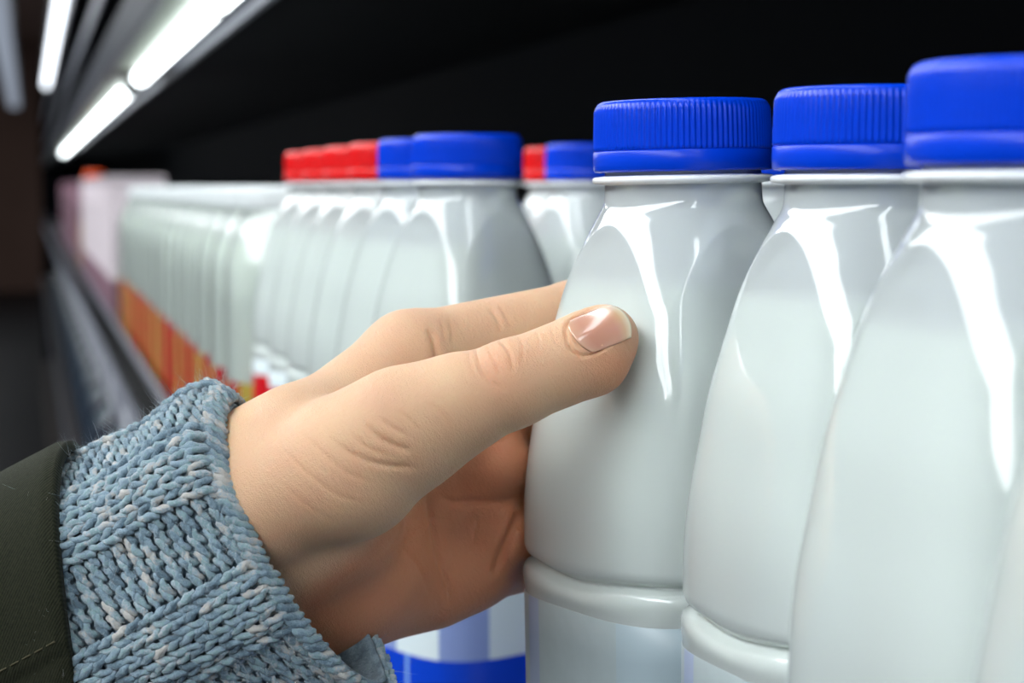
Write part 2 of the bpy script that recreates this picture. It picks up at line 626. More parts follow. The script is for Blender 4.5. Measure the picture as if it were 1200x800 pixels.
ob = make_orange('far blurred beige bottle with an orange cap beyond the pale cartons')
for k in range(4):
    j = ob if k == 0 else copy_tree(ob)
    j.location = (0.135 + 0.006 * (k % 2), cs1 + 0.05 + 0.10 * k, SHELF_Z)
    j['group'] = 'orange capped bottles'
    j['label'] = 'far blurred beige bottle with an orange cap beyond the pale cartons'

# ------------------------------------------------------------------ refrigerated case
M['black'] = principled('black_panel', (0.0025, 0.003, 0.0045), 0.8, 0.04, var=0.2, bscale=5)
M['dark_metal'] = principled('dark_brown_metal', (0.030, 0.024, 0.022), 0.6, 0.2, var=0.3, bscale=8)
M['shelf'] = principled('pale_shelf_paint', (0.5, 0.52, 0.53), 0.45, 0.4, var=0.05, bscale=30)
M['rail'] = principled('grey_rail_plastic', srgb(118, 120, 132), 0.35, 0.5, var=0.15, bscale=8)
M['rail_dark'] = principled('dark_rail', srgb(48, 50, 60), 0.4, 0.5, var=0.25, bscale=8)
M['housing'] = principled('pale_lamp_housing', srgb(110, 118, 104), 0.5, 0.3, var=0.05, bscale=20)
M['steel'] = principled('brushed_steel', (0.42, 0.44, 0.46), 0.35, 0.5, 0.8, var=0.1, bscale=40)
M['tag_paper'] = principled('price_tag_paper', srgb(205, 208, 214), 0.6, 0.3)
M['lamp'] = emitter('cool_tube_light', (0.90, 0.97, 1.0), 7.0)
M['lamp_far'] = emitter('cool_line_light', (0.86, 0.92, 1.0), 3.0)
M['rail_glow'] = emitter('glowing_ceiling_rail', (0.72, 0.82, 1.0), 0.30)
M['floor'] = principled('dark_floor_tile', (0.007, 0.007, 0.008), 0.5, 0.15, var=0.25, bscale=3)
M['ceil'] = principled('dark_brown_ceiling', (0.20, 0.12, 0.095), 0.8, 0.1, var=0.3, bscale=2)
M['wall'] = principled('dark_wall', (0.16, 0.095, 0.075), 0.8, 0.1, var=0.3, bscale=1)
M['clear'] = None
mC, ntC, outC = new_mat('clear_acrylic')
_t = N(ntC, 'ShaderNodeBsdfTransparent')
_t.inputs['Color'].default_value = (0.88, 0.90, 0.92, 1)
_g = N(ntC, 'ShaderNodeBsdfGlossy', Roughness=0.1)
_fr = N(ntC, 'ShaderNodeFresnel', IOR=1.45)
_m = N(ntC, 'ShaderNodeMixShader')
ntC.links.new(_fr.outputs[0], _m.inputs[0])
ntC.links.new(_t.outputs[0], _m.inputs[1])
ntC.links.new(_g.outputs[0], _m.inputs[2])
ntC.links.new(_m.outputs[0], outC.inputs['Surface'])
M['clear'] = mC

Y0, Y1 = -0.9, 12.5
EZ = EYE[2]
case = thing('refrigerated_case', 'long black backed refrigerated display case holding the milk shelves', 'display case', (0.3, 2.7, 0))


def cbox(name, mat, parent, x0, x1, y0, y1, z0, z1, bev=0.0, label=None):
    o = MB()
    px, py, pz = parent.location if parent is not None else (0, 0, 0)
    o.box(x0 - px, x1 - px, y0 - py, y1 - py, z0 - pz, z1 - pz, bev)
    r = o.obj(name, mat, parent)
    if label:
        r['label'] = label
    return r


cbox('back_panel', M['black'], case, 0.52, 0.56, Y0, Y1, 0.0, 2.1)
cbox('plinth', M['dark_metal'], case, 0.06, 0.56, Y0, Y1, 0.0, 0.16, 0.004)
cbox('canopy', M['dark_metal'], case, 0.10, 0.56, Y0, Y1, EZ + 0.62, EZ + 0.80, 0.004)
cbox('end_panel', M['black'], case, 0.08, 0.56, Y1 - 0.0005, Y1 + 0.03, 0.0, 2.05)

sh = thing('display_shelf', 'pale shelf board carrying the milk bottles, with a grey price rail', 'shelf', (0.3, 2.7, SHELF_Z))
cbox('board', M['shelf'], sh, 0.100, 0.519, Y0, Y1 - 0.002, SHELF_Z - 0.022, SHELF_Z - 0.0002, 0.002)
cbox('price_rail', M['rail'], sh, 0.091, 0.0995, Y0, Y1 - 0.002, SHELF_Z - 0.042, SHELF_Z + 0.004, 0.002, 'grey price rail')
cbox('front_guard', M['clear'], sh, 0.0955, 0.0985, Y0, Y1 - 0.002, SHELF_Z + 0.005, SHELF_Z + 0.055, 0.0008, 'clear acrylic guard')
cbox('guard_rim', M['rail'], sh, 0.0945, 0.0995, Y0, Y1 - 0.002, SHELF_Z + 0.0555, SHELF_Z + 0.062, 0.001)
k = 0
yy = 0.9
while yy < 4.5:
    cbox('price_tag', M['tag_paper'], sh, 0.0896, 0.0908, yy, yy + 0.06, SHELF_Z - 0.036, SHELF_Z - 0.002)
    yy += 0.34

us = thing('overhead_shelf', 'dark shelf above the bottles carrying the strip lamp under its front edge', 'shelf', (0.3, 2.7, EZ + 0.141))
cbox('board', M['black'], us, 0.104, 0.519, Y0, Y1 - 0.002, EZ + 0.150, EZ + 0.168, 0.001)
cbox('lamp_housing', M['housing'], us, 0.104, 0.133, Y0, Y1 - 0.002, EZ + 0.142, EZ + 0.1495, 0.001, 'pale lamp housing')
cbox('rear_strip', M['rail'], us, 0.176, 0.184, Y0, Y1 - 0.002, EZ + 0.142, EZ + 0.1495, 0.001, 'thin grey strip under the board')
cbox('front_rail', M['rail_dark'], us, 0.096, 0.1035, Y0, Y1 - 0.002, EZ + 0.141, EZ + 0.186, 0.001, 'dark grey price rail')

us2 = thing('overhead_shelf', 'topmost dark shelf high above the strip lamp', 'shelf', (0.3, 2.7, EZ + 0.42))
cbox('board', M['black'], us2, 0.104, 0.519, Y0, Y1 - 0.002, EZ + 0.40, EZ + 0.42, 0.001)
cbox('front_rail', M['rail'], us2, 0.096, 0.1035, Y0, Y1 - 0.002, EZ + 0.392, EZ + 0.435, 0.001, 'grey price rail')
us3 = thing('overhead_shelf', 'dark shelf between the strip lamp shelf and the topmost one', 'shelf', (0.3, 2.7, EZ + 0.27))
cbox('board', M['dark_metal'], us3, 0.112, 0.519, Y0, Y1 - 0.002, EZ + 0.262, EZ + 0.278, 0.001)
cbox('front_rail', M['rail'], us3, 0.104, 0.1115, Y0, Y1 - 0.002, EZ + 0.258, EZ + 0.290, 0.001, 'grey price rail')

# lamps
def tube(name, x, z, y0, y1, r, mat, label, group, capmat):
    t = thing(name, label, 'lamp', (x, (y0 + y1) / 2, z), group=group)
    n = 24
    h = (y1 - y0) / 2
    def cyl(rr, a, b):
        vs = []
        for yv in (a, b):
            for j in range(n):
                an = 2 * PI * j / n
                vs.append((rr * math.cos(an), yv, rr * math.sin(an)))
        fs = [(j, (j + 1) % n, n + (j + 1) % n, n + j) for j in range(n)]
        fs += [tuple(reversed(range(n))), tuple(range(n, 2 * n))]
        return vs, fs
    v, f = cyl(r, -h + 0.012, h - 0.012)
    mesh_obj('lamp_tube', v, [tuple(reversed(q)) for q in f], mat, t)
    for (a, b) in ((-h, -h + 0.0122), (h - 0.0122, h)):
        v, f = cyl(r * 1.08, a, b)
        mesh_obj('end_cap', v, [tuple(reversed(q)) for q in f], capmat, t)
    return t


TG = 'strip lamps under the overhead shelf'
TX, TZ = 0.1345, EZ + 0.1330
tube('strip_lamp', TX, TZ, -0.85, 0.30, 0.0085, M['lamp'], 'bright strip lamp above the closest bottles under the overhead shelf', TG, M['steel'])
tube('strip_lamp', TX, TZ, 0.31, 1.40, 0.0085, M['lamp'], 'bright white strip lamp running across the top of the photo to the bottle row', TG, M['steel'])
tube('strip_lamp', TX, TZ, 1.403, 2.40, 0.0085, M['lamp'], 'bright strip lamp just before the gap with the round reflections', TG, M['steel'])
tube('strip_lamp', TX, TZ, 2.64, 7.6, 0.0085, M['lamp'], 'farthest strip lamp, ending above the orange caps', TG, M['steel'])
tube('line_lamp', 0.112, EZ + 0.585, 3.6, 11.3, 0.019, M['lamp_far'], 'nearly upright looking white line lamp high under the canopy', 'high line lamps', M['steel'])

# lower shelf with dim packages
lz = SHELF_Z - 0.34
ls = thing('display_shelf', 'lower shelf in shade beneath the milk, with dark packages', 'shelf', (0.3, 2.7, lz))
cbox('board', M['dark_metal'], ls, 0.08, 0.519, Y0, Y1 - 0.002, lz - 0.022, lz - 0.0002, 0.002)
cbox('price_rail', M['rail_dark'], ls, 0.071, 0.0795, Y0, Y1 - 0.002, lz - 0.042, lz + 0.004, 0.002, 'grey price rail')
pk = [srgb(28, 30, 52), srgb(70, 66, 92), srgb(16, 50, 62), srgb(60, 28, 40), srgb(110, 110, 126), srgb(20, 22, 40), srgb(36, 60, 70), srgb(88, 80, 70)]
PM = [principled('package_film_%d' % i, c, 0.35, 0.4, var=0.3, bscale=40) for i, c in enumerate(pk)]
pnames = ['dark blue', 'mauve', 'teal', 'maroon', 'grey', 'navy', 'slate green', 'taupe']


def make_pack(i):
    t = thing('snack_package', '%s package in shade on the lower shelf under the milk' % pnames[i], 'package', group='%s packages on the lower shelf' % pnames[i])
    w, dpt, h = 0.055, 0.03, 0.17 + 0.012 * (i % 3)
    nu, nv = 20, 14
    vs = []
    for side in (1, -1):
        for a in range(nv + 1):
            for b in range(nu + 1):
                u, v = b / nu * 2 - 1, a / nv * 2 - 1
                th = dpt * (1 - u**4) ** 0.5 * (1 - v**6) ** 0.5
                vs.append((side * th, u * w, (v * 0.5 + 0.5) * h))
    n1 = (nv + 1) * (nu + 1)
    fs = []
    for a in range(nv):
        for b in range(nu):
            q = (a * (nu + 1) + b, a * (nu + 1) + b + 1, (a + 1) * (nu + 1) + b + 1, (a + 1) * (nu + 1) + b)
            fs.append(q)
            fs.append(tuple(n1 + i2 for i2 in reversed(q)))
    mesh_obj('pouch', vs, fs, PM[i], t)
    m = MB()
    m.box(-0.0008, 0.0008, -w, w, h - 0.002, h + 0.012)
    m.obj('top_seal', PM[i], t)
    return t


packs = [None] * 8
for k in range(70):
    i = (k * 5 + k // 3) % 8
    if packs[i] is None:
        packs[i] = make_pack(i)
        o = packs[i]
    else:
        o = copy_tree(packs[i])
    o.location = (0.125, 0.95 + 0.116 * k, lz)

# ------------------------------------------------------------------ room
def sbox(name, mat, x0, x1, y0, y1, z0, z1):
    m = MB()
    m.box(x0, x1, y0, y1, z0, z1)
    return struct(m.obj(name, mat))


sbox('floor', M['floor'], -4.2, 0.62, -6.5, 24.0, -0.05, 0.0)
sbox('ceiling', M['ceil'], -4.2, 0.62, -6.5, 24.0, 3.0, 3.05)
sbox('wall_far', M['wall'], -2.6, 0.62, 24.0, 24.05, 0.0, 3.0)
sbox('wall_right', M['wall'], 0.565, 0.62, -2.4, 14.0, 0.0, 3.0)

# ceiling lamps of the aisle, with added fill lights farther down
M['panel'] = emitter('aisle_lamp', (0.93, 0.98, 1.0), 8.0)
M['panel_frame'] = principled('aisle_lamp_frame', (0.5, 0.5, 0.5), 0.5, 0.4)


def panel(x, y, w, l, label, mat, z=2.93):
    t = thing('ceiling_light', label, 'lamp', (x, y, z), group='aisle ceiling lights')
    m = MB()
    m.box(-w / 2, w / 2, -l / 2, l / 2, 0.0, 0.012, 0.002)
    m.obj('diffuser', mat, t)
    f = MB()
    f.box(-w / 2 - 0.02, w / 2 + 0.02, -l / 2 - 0.02, l / 2 + 0.02, 0.0125, 0.069, 0.002)
    f.obj('lamp_frame', M['panel_frame'], t)
    return t


panel(-1.66, 0.4, 0.70, 10.4, 'wide aisle ceiling light, the one closer to the case', M['panel'])
panel(-2.46, 0.4, 0.70, 10.4, 'wide aisle ceiling light, the one farther from the case', M['panel'])
panel(-2.0, 9.5, 0.5, 5.0, 'added unseen fill light far down the aisle', M['panel'])  # lamp added to brighten the distant rails and shelf fronts
panel(-1.6, 18.5, 0.5, 4.0, 'added unseen fill light at the far end of the aisle', M['panel'])  # lamp added so the far wall and ceiling catch more light
panel(-0.133, 15.0, 0.11, 15.0, 'dim bluish ceiling rail with added glow at the far upper corner of the photo', M['rail_glow'], EZ + 0.90)  # unlit pale rail; emission stands in for light falling on it


# ------------------------------------------------------------------ hand (a signed distance field meshed into one skin)
def seg(P, a, b, ra, rb):
    ab = b - a
    L = float(ab @ ab)
    t = np.clip(((P[0] - a[0]) * ab[0] + (P[1] - a[1]) * ab[1] + (P[2] - a[2]) * ab[2]) / L, 0, 1).astype(np.float32)
    dx = P[0] - (a[0] + t * ab[0])
    dy = P[1] - (a[1] + t * ab[1])
    dz = P[2] - (a[2] + t * ab[2])
    return np.sqrt(dx * dx + dy * dy + dz * dz) - (ra + t * (rb - ra))


def ball(P, c, r, sc=(1, 1, 1)):
    return (np.sqrt(((P[0] - c[0]) / sc[0])**2 + ((P[1] - c[1]) / sc[1])**2 + ((P[2] - c[2]) / sc[2])**2) - r) * min(sc)


def smin(a, b, k):
    h = np.clip(0.5 + 0.5 * (b - a) / k, 0, 1)
    return b * (1 - h) + a * h - k * h * (1 - h)


q = px_mm


def around(y, r, ang):
    """point at distance r from the bottle axis; ang 0 = towards the eye, -90 = left, 180 = behind"""
    a = math.radians(ang)
    hgt = (y - 220) * 440 / F
    X = 198.0 * 435 / F + 0.0192 * hgt + r * math.sin(a)
    D = 435.0 + 0.0797 * hgt - r * math.cos(a)
    return np.array([X, (y - 400) * D / F, D])


E_DIR = np.array([-0.876, 0.482, 0.20])
E_DIR /= np.linalg.norm(E_DIR)
WC = q(349, 620, 418)


def hand_sdf(P):
    # thumb
    T0, T1, T2, T3, T4 = q(322, 582, 411), q(468, 503, 403), q(598, 450, 400.5), q(690, 414, 404.5), q(708, 397, 406)
    th = seg(P, T1, T2, 11.3, 8.9)
    th = smin(th, seg(P, T2, T3, 8.9, 9.0), 2.5)
    th = smin(th, seg(P, T3, T4, 8.6, 7.3), 2.0)
    th = smin(th, ball(P, q(536, 473, 401.5), 10.5), 2.5)
    then = seg(P, T0, T1, 15.0, 11.8)
    then = smin(then, ball(P, q(412, 552, 405), 14.6), 6.0)
    then = smin(then, ball(P, q(484, 505, 405), 11.0), 5.0)
    th = smin(th, then, 6.0)
    # palm
    MI, MM, MR, ML = q(480, 421, 440), q(540, 500, 452), q(562, 588, 457), q(548, 662, 456)
    pm = seg(P, q(330, 562, 420), MI, 14.6, 10.5)
    pm = smin(pm, seg(P, q(350, 600, 434), MM, 14, 11.0), 8)
    pm = smin(pm, seg(P, q(365, 640, 444), MR, 13.5, 10.6), 7)
    pm = smin(pm, seg(P, q(385, 684, 447), ML, 13.4, 10.4), 6)
    pm = smin(pm, seg(P, q(405, 690, 450), q(500, 676, 454), 13.6, 12.0), 6)
    # pads under the finger roots
    pm = smin(pm, ball(P, q(584, 545, 450), 8.2), 5)
    pm = smin(pm, ball(P, q(588, 625, 453), 8.2), 5)
    # wrist and forearm
    for (x, y, r, dz) in ((317, 560, 16.2, 418), (349, 620, 16.6, 424), (384, 684, 15.8, 441)):
        c = q(x, y, dz)
        pm = smin(pm, seg(P, c + E_DIR * -8, c + E_DIR * 78, r, r + 2.5), 8)
    # fingers going round the back of the bottle
    def finger(M_, pts, k=2.5):
        prev, pr = M_
        d = None
        for (p, r) in pts:
            s = seg(P, prev, p, pr, r)
            d = s if d is None else smin(d, s, k)
            prev, pr = p, r
        return d
    fi = finger((MI, 10.5), [(q(675, 376, 467), 9.6), (around(398, 41.0, -172), 8.0), (around(412, 40.0, 143), 7.0)])
    fm = finger((MM, 10.6), [(q(668, 470, 476), 9.0), (around(480, 46.0, -172), 8.2), (around(490, 45.5, 140), 7.2)])
    fr = finger((MR, 10.0), [(q(664, 563, 481.5), 8.7), (around(572, 48.0, -172), 7.9), (around(580, 47.0, 143), 7.0)])
    fl = finger((ML, 9.4), [(q(650, 648, 478), 7.6), (around(660, 48.0, -168), 6.9), (around(664, 47, 155), 6.2)])
    fg = smin(smin(fi, fm, 1.2), smin(fr, fl, 1.0), 1.0)
    d = smin(pm, fg, 4.5)
    return smin(d, th, 2.2)


lo = np.array([-112.0, -22.0, 376.0])
hi = np.array([78.0, 108.0, 500.0])
VX = 0.75
ax = [np.arange(lo[i], hi[i], VX, dtype=np.float32) for i in range(3)]
G = np.meshgrid(*ax, indexing='ij', sparse=True)
V = hand_sdf(G).astype(np.float32)


def surface_nets(V, lo, h):
    nx, ny, nz = V.shape
    ins = V < 0
    cnt = np.zeros((nx - 1, ny - 1, nz - 1), np.int8)
    for a in (0, 1):
        for b in (0, 1):
            for c in (0, 1):
                cnt += ins[a:nx - 1 + a, b:ny - 1 + b, c:nz - 1 + c]
    act = (cnt > 0) & (cnt < 8)
    idx = np.full(act.shape, -1, np.int64)
    I, J, K = np.nonzero(act)
    idx[I, J, K] = np.arange(len(I))
    acc = np.zeros((len(I), 3))
    num = np.zeros(len(I))
    cor = [(a, b, c) for a in (0, 1) for b in (0, 1) for c in (0, 1)]
    for i in range(8):
        for j in range(i + 1, 8):
            dlt = [cor[j][k] - cor[i][k] for k in range(3)]
            if sum(abs(x) for x in dlt) != 1:
                continue
            va = V[I + cor[i][0], J + cor[i][1], K + cor[i][2]]
            vb = V[I + cor[j][0], J + cor[j][1], K + cor[j][2]]
            cr = (va < 0) != (vb < 0)
            t = np.where(cr, va / np.where(cr, va - vb, 1), 0)
            for k in range(3):
                acc[:, k] += np.where(cr, cor[i][k] + t * dlt[k], 0)
            num += cr
    pos = acc / num[:, None] + np.stack([I, J, K], 1)
    verts = lo + pos * h
    faces = []
    for axis in range(3):
        sl0 = [slice(None)] * 3
        sl1 = [slice(None)] * 3
        sl0[axis] = slice(0, -1)
        sl1[axis] = slice(1, None)
        e0, e1 = ins[tuple(sl0)], ins[tuple(sl1)]
        A, B, Cc = np.nonzero(e0 != e1)
        o1, o2 = [(1, 2), (2, 0), (0, 1)][axis]
        p = [A, B, Cc]
        ok = (p[o1] > 0) & (p[o2] > 0) & (p[o1] < V.shape[o1] - 1) & (p[o2] < V.shape[o2] - 1)
        p = [x[ok] for x in p]
        s = e0[A[ok], B[ok], Cc[ok]]
        def at(d1, d2):
            r = [x.copy() for x in p]
            r[o1] = r[o1] - d1
            r[o2] = r[o2] - d2
            return idx[r[0], r[1], r[2]]
        a_, b_, c_, d_ = at(1, 1), at(0, 1), at(0, 0), at(1, 0)
        f1 = np.stack([a_, b_, c_, d_], 1)
        f2 = f1[:, ::-1]
        faces.append(np.where(s[:, None], f1, f2))
    return verts, np.concatenate(faces)


hv, hf = surface_nets(V, lo, VX)
del V
# cam frame is (right, down, away): mirrored twice against the world, orientation fixed below
hand_origin = mm_world(q(349, 620, 419))
wv = mm_world(hv) - hand_origin

me = bpy.data.meshes.new('person')
me.from_pydata(wv.tolist(), [], hf.tolist())
me.update()
# finer skin: one level of subdivision before the creases are pressed in
tmp = bpy.data.objects.new('tmp_subdivision', me)
C.objects.link(tmp)
md = tmp.modifiers.new('sub', 'SUBSURF')
md.levels = 1
dg = bpy.context.evaluated_depsgraph_get()
me2 = bpy.data.meshes.new_from_object(tmp.evaluated_get(dg))
bpy.data.objects.remove(tmp)
n = len(me2.vertices)
co = np.empty(n * 3, np.float32)
me2.vertices.foreach_get('co', co)
co = co.reshape(-1, 3).astype(float)
wp = co + hand_origin
rel = wp - EYE
mm = np.stack([rel @ RIGHT, -(rel @ UP), rel @ FWD], 1) * 1000.0
hstep = 0.4


def grad(p):
    g = np.zeros_like(p)
    for k in range(3):
        e = np.zeros(3)
        e[k] = hstep
        a = hand_sdf([(p[:, i] + e[i]) for i in range(3)])
        b = hand_sdf([(p[:, i] - e[i]) for i in range(3)])
        g[:, k] = a - b
    return g / np.maximum(np.linalg.norm(g, axis=1, keepdims=True), 1e-9)


nr = grad(mm)
# project to the true surface for smoothness
dd = hand_sdf([mm[:, 0], mm[:, 1], mm[:, 2]])
mm -= nr * dd[:, None]
pxx = 600 + mm[:, 0] * F / mm[:, 2]
pyy = 400 + mm[:, 1] * F / mm[:, 2]
facing = -nr[:, 2]
disp = np.zeros(n)
redn = np.zeros(n)


def crease(pts, width, depth, zr=(370, 500), face=0.05, redden=0.3):
    """press a fold line into the skin; width in px"""
    pts = np.array(pts, float)
    # smooth the polyline
    tq = np.linspace(0, len(pts) - 1, 40)
    xs = pchip(np.arange(len(pts)), pts[:, 0], tq)
    ys = pchip(np.arange(len(pts)), pts[:, 1], tq)
    best = np.full(n, 1e9)
    tt = np.zeros(n)
    for i in range(39):
        ax_, ay, bx, by = xs[i], ys[i], xs[i + 1], ys[i + 1]
        L = (bx - ax_)**2 + (by - ay)**2 + 1e-9
        t = np.clip(((pxx - ax_) * (bx - ax_) + (pyy - ay) * (by - ay)) / L, 0, 1)
        d2 = (pxx - ax_ - t * (bx - ax_))**2 + (pyy - ay - t * (by - ay))**2
        m = d2 < best
        best[m] = d2[m]
        tt[m] = ((i + t) / 39.0)[m]
    fade = np.clip(np.minimum(tt, 1 - tt) * 5, 0, 1)
    d = np.sqrt(best)
    ok = (facing > face) & (mm[:, 2] > zr[0]) & (mm[:, 2] < zr[1])
    w = np.exp(-(d / width)**2) * ok * fade
    lip = np.exp(-((d - 2.6 * width) / (1.8 * width))**2) * ok * fade
    disp[:] += -depth * w + 0.18 * depth * lip
    redn[:] = np.maximum(redn, np.exp(-(d / (width * 2.2))**2) * ok * fade * redden)


TZR = (370, 412)
for pts, w, dp in [
    ([(557, 403), (561, 424), (574, 446), (590, 456)], 2.2, 0.55),
    ([(569, 399), (578, 420), (588, 440)], 1.8, 0.45),
    ([(583, 395), (597, 414), (602, 438)], 2.2, 0.5),
    ([(548, 408), (552, 428), (560, 446)], 1.6, 0.25),
    ([(607, 391), (613, 408), (612, 426)], 1.6, 0.28),
    ([(628, 386), (632, 400), (630, 414)], 1.5, 0.2),
    ([(645, 380), (648, 392), (654, 406)], 1.5, 0.22),
    # folds over the base joint of the thumb
    ([(419, 490), (445, 513), (468, 524), (484, 528)], 3.0, 0.7),
    ([(441, 487), (458, 500), (478, 511)], 2.4, 0.5),
    ([(380, 510), (423, 537), (458, 546), (494, 548)], 3.4, 0.6),
    ([(462, 478), (478, 490), (492, 505)], 2.0, 0.35),
    ([(408, 505), (430, 524), (452, 533)], 2.0, 0.35),
    ([(345, 500), (380, 532), (410, 556), (440, 566)], 2.6, 0.32),
    ([(325, 520), (362, 556), (400, 582), (430, 590)], 2.8, 0.28),
    ([(330, 566), (362, 594), (396, 614)], 2.6, 0.22),
    ([(500, 470), (516, 482), (526, 498)], 2.0, 0.25),
]:
    crease(pts, w * 1.0, dp * 0.62, TZR, redden=0.1)
for pts, w, dp in [
    ([(513, 428), (511, 412), (508, 398), (499, 384)], 3.6, 1.1),
    ([(516, 372), (520, 388), (521, 402)], 2.0, 0.2),
    ([(524, 372), (530, 390), (528, 402)], 2.2, 0.22),
    ([(572, 358), (583, 374), (588, 390)], 2.6, 0.4),
    ([(584, 356), (594, 372), (600, 386)], 2.2, 0.25),
]:
    crease(pts, w * 1.0, dp * 0.7, (405, 470), redden=0.12)
for pts, w, dp in [
    ([(500, 572), (504, 600), (512, 645), (524, 690), (526, 712)], 3.4, 1.15),
    ([(514, 583), (532, 588), (550, 587), (586, 588), (606, 580)], 3.4, 1.1),
    ([(544, 530), (575, 520), (606, 512)], 3.0, 0.4),
    ([(610, 600), (600, 620), (591, 640), (578, 676)], 4.2, 2.6),
    ([(470, 640), (490, 664), (505, 700)], 2.6, 0.3),
    ([(560, 600), (556, 630), (548, 655)], 2.6, 0.25),
    ([(470, 610), (500, 606), (530, 610)], 2.4, 0.25),
]:
    crease(pts, w * 1.2, dp * 0.6, (405, 470), redden=0.35)

# the nail bed: a shallow groove round the plate
NPX = [(712, 352), (700, 357), (686, 365), (671, 373), (663, 383), (664, 396), (671, 410), (684, 417), (700, 412), (716, 402), (727, 392)]
crease(NPX, 1.8, 0.55, (370, 420), redden=0.35)
# fine wavy skin lines
w1 = np.sin(pxx * 0.55 + pyy * 0.9 + 3 * np.sin(pyy * 0.05) + 2 * np.sin(pxx * 0.043))
w2 = np.sin(pxx * 0.8 - pyy * 0.35 + 2.5 * np.sin(pyy * 0.07))
disp += (0.018 * w1 + 0.014 * w2) * np.clip(facing, 0, 1)
# tendons / veins swell very slightly
mm += nr * disp[:, None]
w2v = mm_world(mm) - hand_origin
me2.vertices.foreach_set('co', w2v.astype(np.float32).ravel())
me2.update()
me2.name = 'person'

# redness: palm side, finger pads and folds are redder
side = (pxx - 380) * 0.665 + (pyy - 662) * 0.749        # beyond the ball of the thumb = palm
inner = np.clip((side + 2) / 26.0, 0, 1) * np.clip((mm[:, 2] - 404) / 8.0, 0, 1) * np.clip((facing + 0.6) / 0.6, 0, 1)
tip = np.clip((pxx - 650) / 80.0, 0, 1) * (mm[:, 2] < 420) * np.clip((pyy - 375) / 60.0 + 0.2, 0, 1) * 0.75
knuck = 0.28 * np.exp(-(((pxx - 590) / 40.0)**2 + ((pyy - 430) / 40.0)**2))
at_ = me2.attributes.new('redness', 'FLOAT', 'POINT')
at_.data.foreach_set('value', np.clip(np.maximum(np.maximum(inner * 0.9, tip), redn) + knuck, 0, 1).astype(np.float32))


# direction of the fine skin lines: across the thumb, slanting over the ball of the hand
gr = me2.attributes.new('grain', 'FLOAT_VECTOR', 'POINT')
gu = mm[:, 0] * 0.80 - mm[:, 1] * 0.60
gv2 = mm[:, 0] * 0.60 + mm[:, 1] * 0.80
gr.data.foreach_set('vector', np.stack([gu * 2.2, gv2 * 0.55, mm[:, 2] * 0.8], 1).astype(np.float32).ravel())


def skin_mat():
    m, nt, out = new_mat('skin')
    p = N(nt, 'ShaderNodeBsdfPrincipled', Roughness=0.46)
    p.inputs['Specular IOR Level'].default_value = 0.38
    p.inputs['Subsurface Weight'].default_value = 0.55
    p.inputs['Subsurface Radius'].default_value = (0.0030, 0.0013, 0.0008)
    p.inputs['Subsurface Scale'].default_value = 0.8
    at = N(nt, 'ShaderNodeAttribute', attribute_name='redness')
    tc = N(nt, 'ShaderNodeTexCoord')
    mp = N(nt, 'ShaderNodeTexNoise', Scale=60.0, Detail=4.0, Roughness=0.6)
    nt.links.new(tc.outputs['Object'], mp.inputs['Vector'])
    mx0 = N(nt, 'ShaderNodeMix', data_type='RGBA')
    mx0.inputs['A'].default_value = (*srgb(208, 156, 128), 1)
    mx0.inputs['B'].default_value = (*srgb(222, 190, 152), 1)
    nt.links.new(mp.outputs['Fac'], mx0.inputs['Factor'])
    mx = N(nt, 'ShaderNodeMix', data_type='RGBA')
    mx.inputs['B'].default_value = (*srgb(208, 138, 102), 1)
    nt.links.new(at.outputs['Fac'], mx.inputs['Factor'])
    nt.links.new(mx0.outputs['Result'], mx.inputs['A'])
    nt.links.new(mx.outputs['Result'], p.inputs['Base Color'])
    vo = N(nt, 'ShaderNodeTexVoronoi', Scale=2200.0, feature='DISTANCE_TO_EDGE')
    vo2 = N(nt, 'ShaderNodeTexNoise', Scale=600.0, Detail=6.0, Roughness=0.65)
    nt.links.new(tc.outputs['Object'], vo.inputs['Vector'])
    nt.links.new(tc.outputs['Object'], vo2.inputs['Vector'])
    ad = N(nt, 'ShaderNodeMath', operation='ADD')
    nt.links.new(vo.outputs['Distance'], ad.inputs[0])
    nt.links.new(vo2.outputs['Fac'], ad.inputs[1])
    fa = N(nt, 'ShaderNodeAttribute', attribute_name='grain')
    fn = N(nt, 'ShaderNodeTexNoise', Scale=1.0, Detail=3.0, Roughness=0.6, Distortion=0.6)
    nt.links.new(fa.outputs['Vector'], fn.inputs['Vector'])
    ad2 = N(nt, 'ShaderNodeMath', operation='MULTIPLY_ADD')
    ad2.inputs[1].default_value = 1.1
    nt.links.new(fn.outputs['Fac'], ad2.inputs[0])
    nt.links.new(ad.outputs[0], ad2.inputs[2])
    ad = ad2
    b = N(nt, 'ShaderNodeBump', Strength=0.52, Distance=0.0004)
    nt.links.new(ad.outputs[0], b.inputs['Height'])
    nt.links.new(b.outputs['Normal'], p.inputs['Normal'])
    nt.links.new(p.outputs['BSDF'], out.inputs['Surface'])
    return m


M['skin'] = skin_mat()
me2.materials.clear()
me2.materials.append(M['skin'])
me2.polygons.foreach_set('use_smooth', np.ones(len(me2.polygons), bool))
me2.update()
# make normals point outwards (check against the field's gradient)
pl = me2.polygons[len(me2.polygons) // 2]
vi = pl.vertices[0]
gn = nr[vi]
gw = gn[0] * RIGHT - gn[1] * UP + gn[2] * FWD
if float(np.array(pl.normal) @ gw) < 0:
    me2.flip_normals()
person = bpy.data.objects.new('person', me2)
C.objects.link(person)
person.location = hand_origin
tag(person, 'person reaching in, hand gripping the blue capped bottle, grey blue knit cuff and dark coat', 'person')


def to_local(p):
    return mm_world(p) - hand_origin


# thumb nail
A0 = q(667, 396, 400)
B0 = q(733, 366, 400)


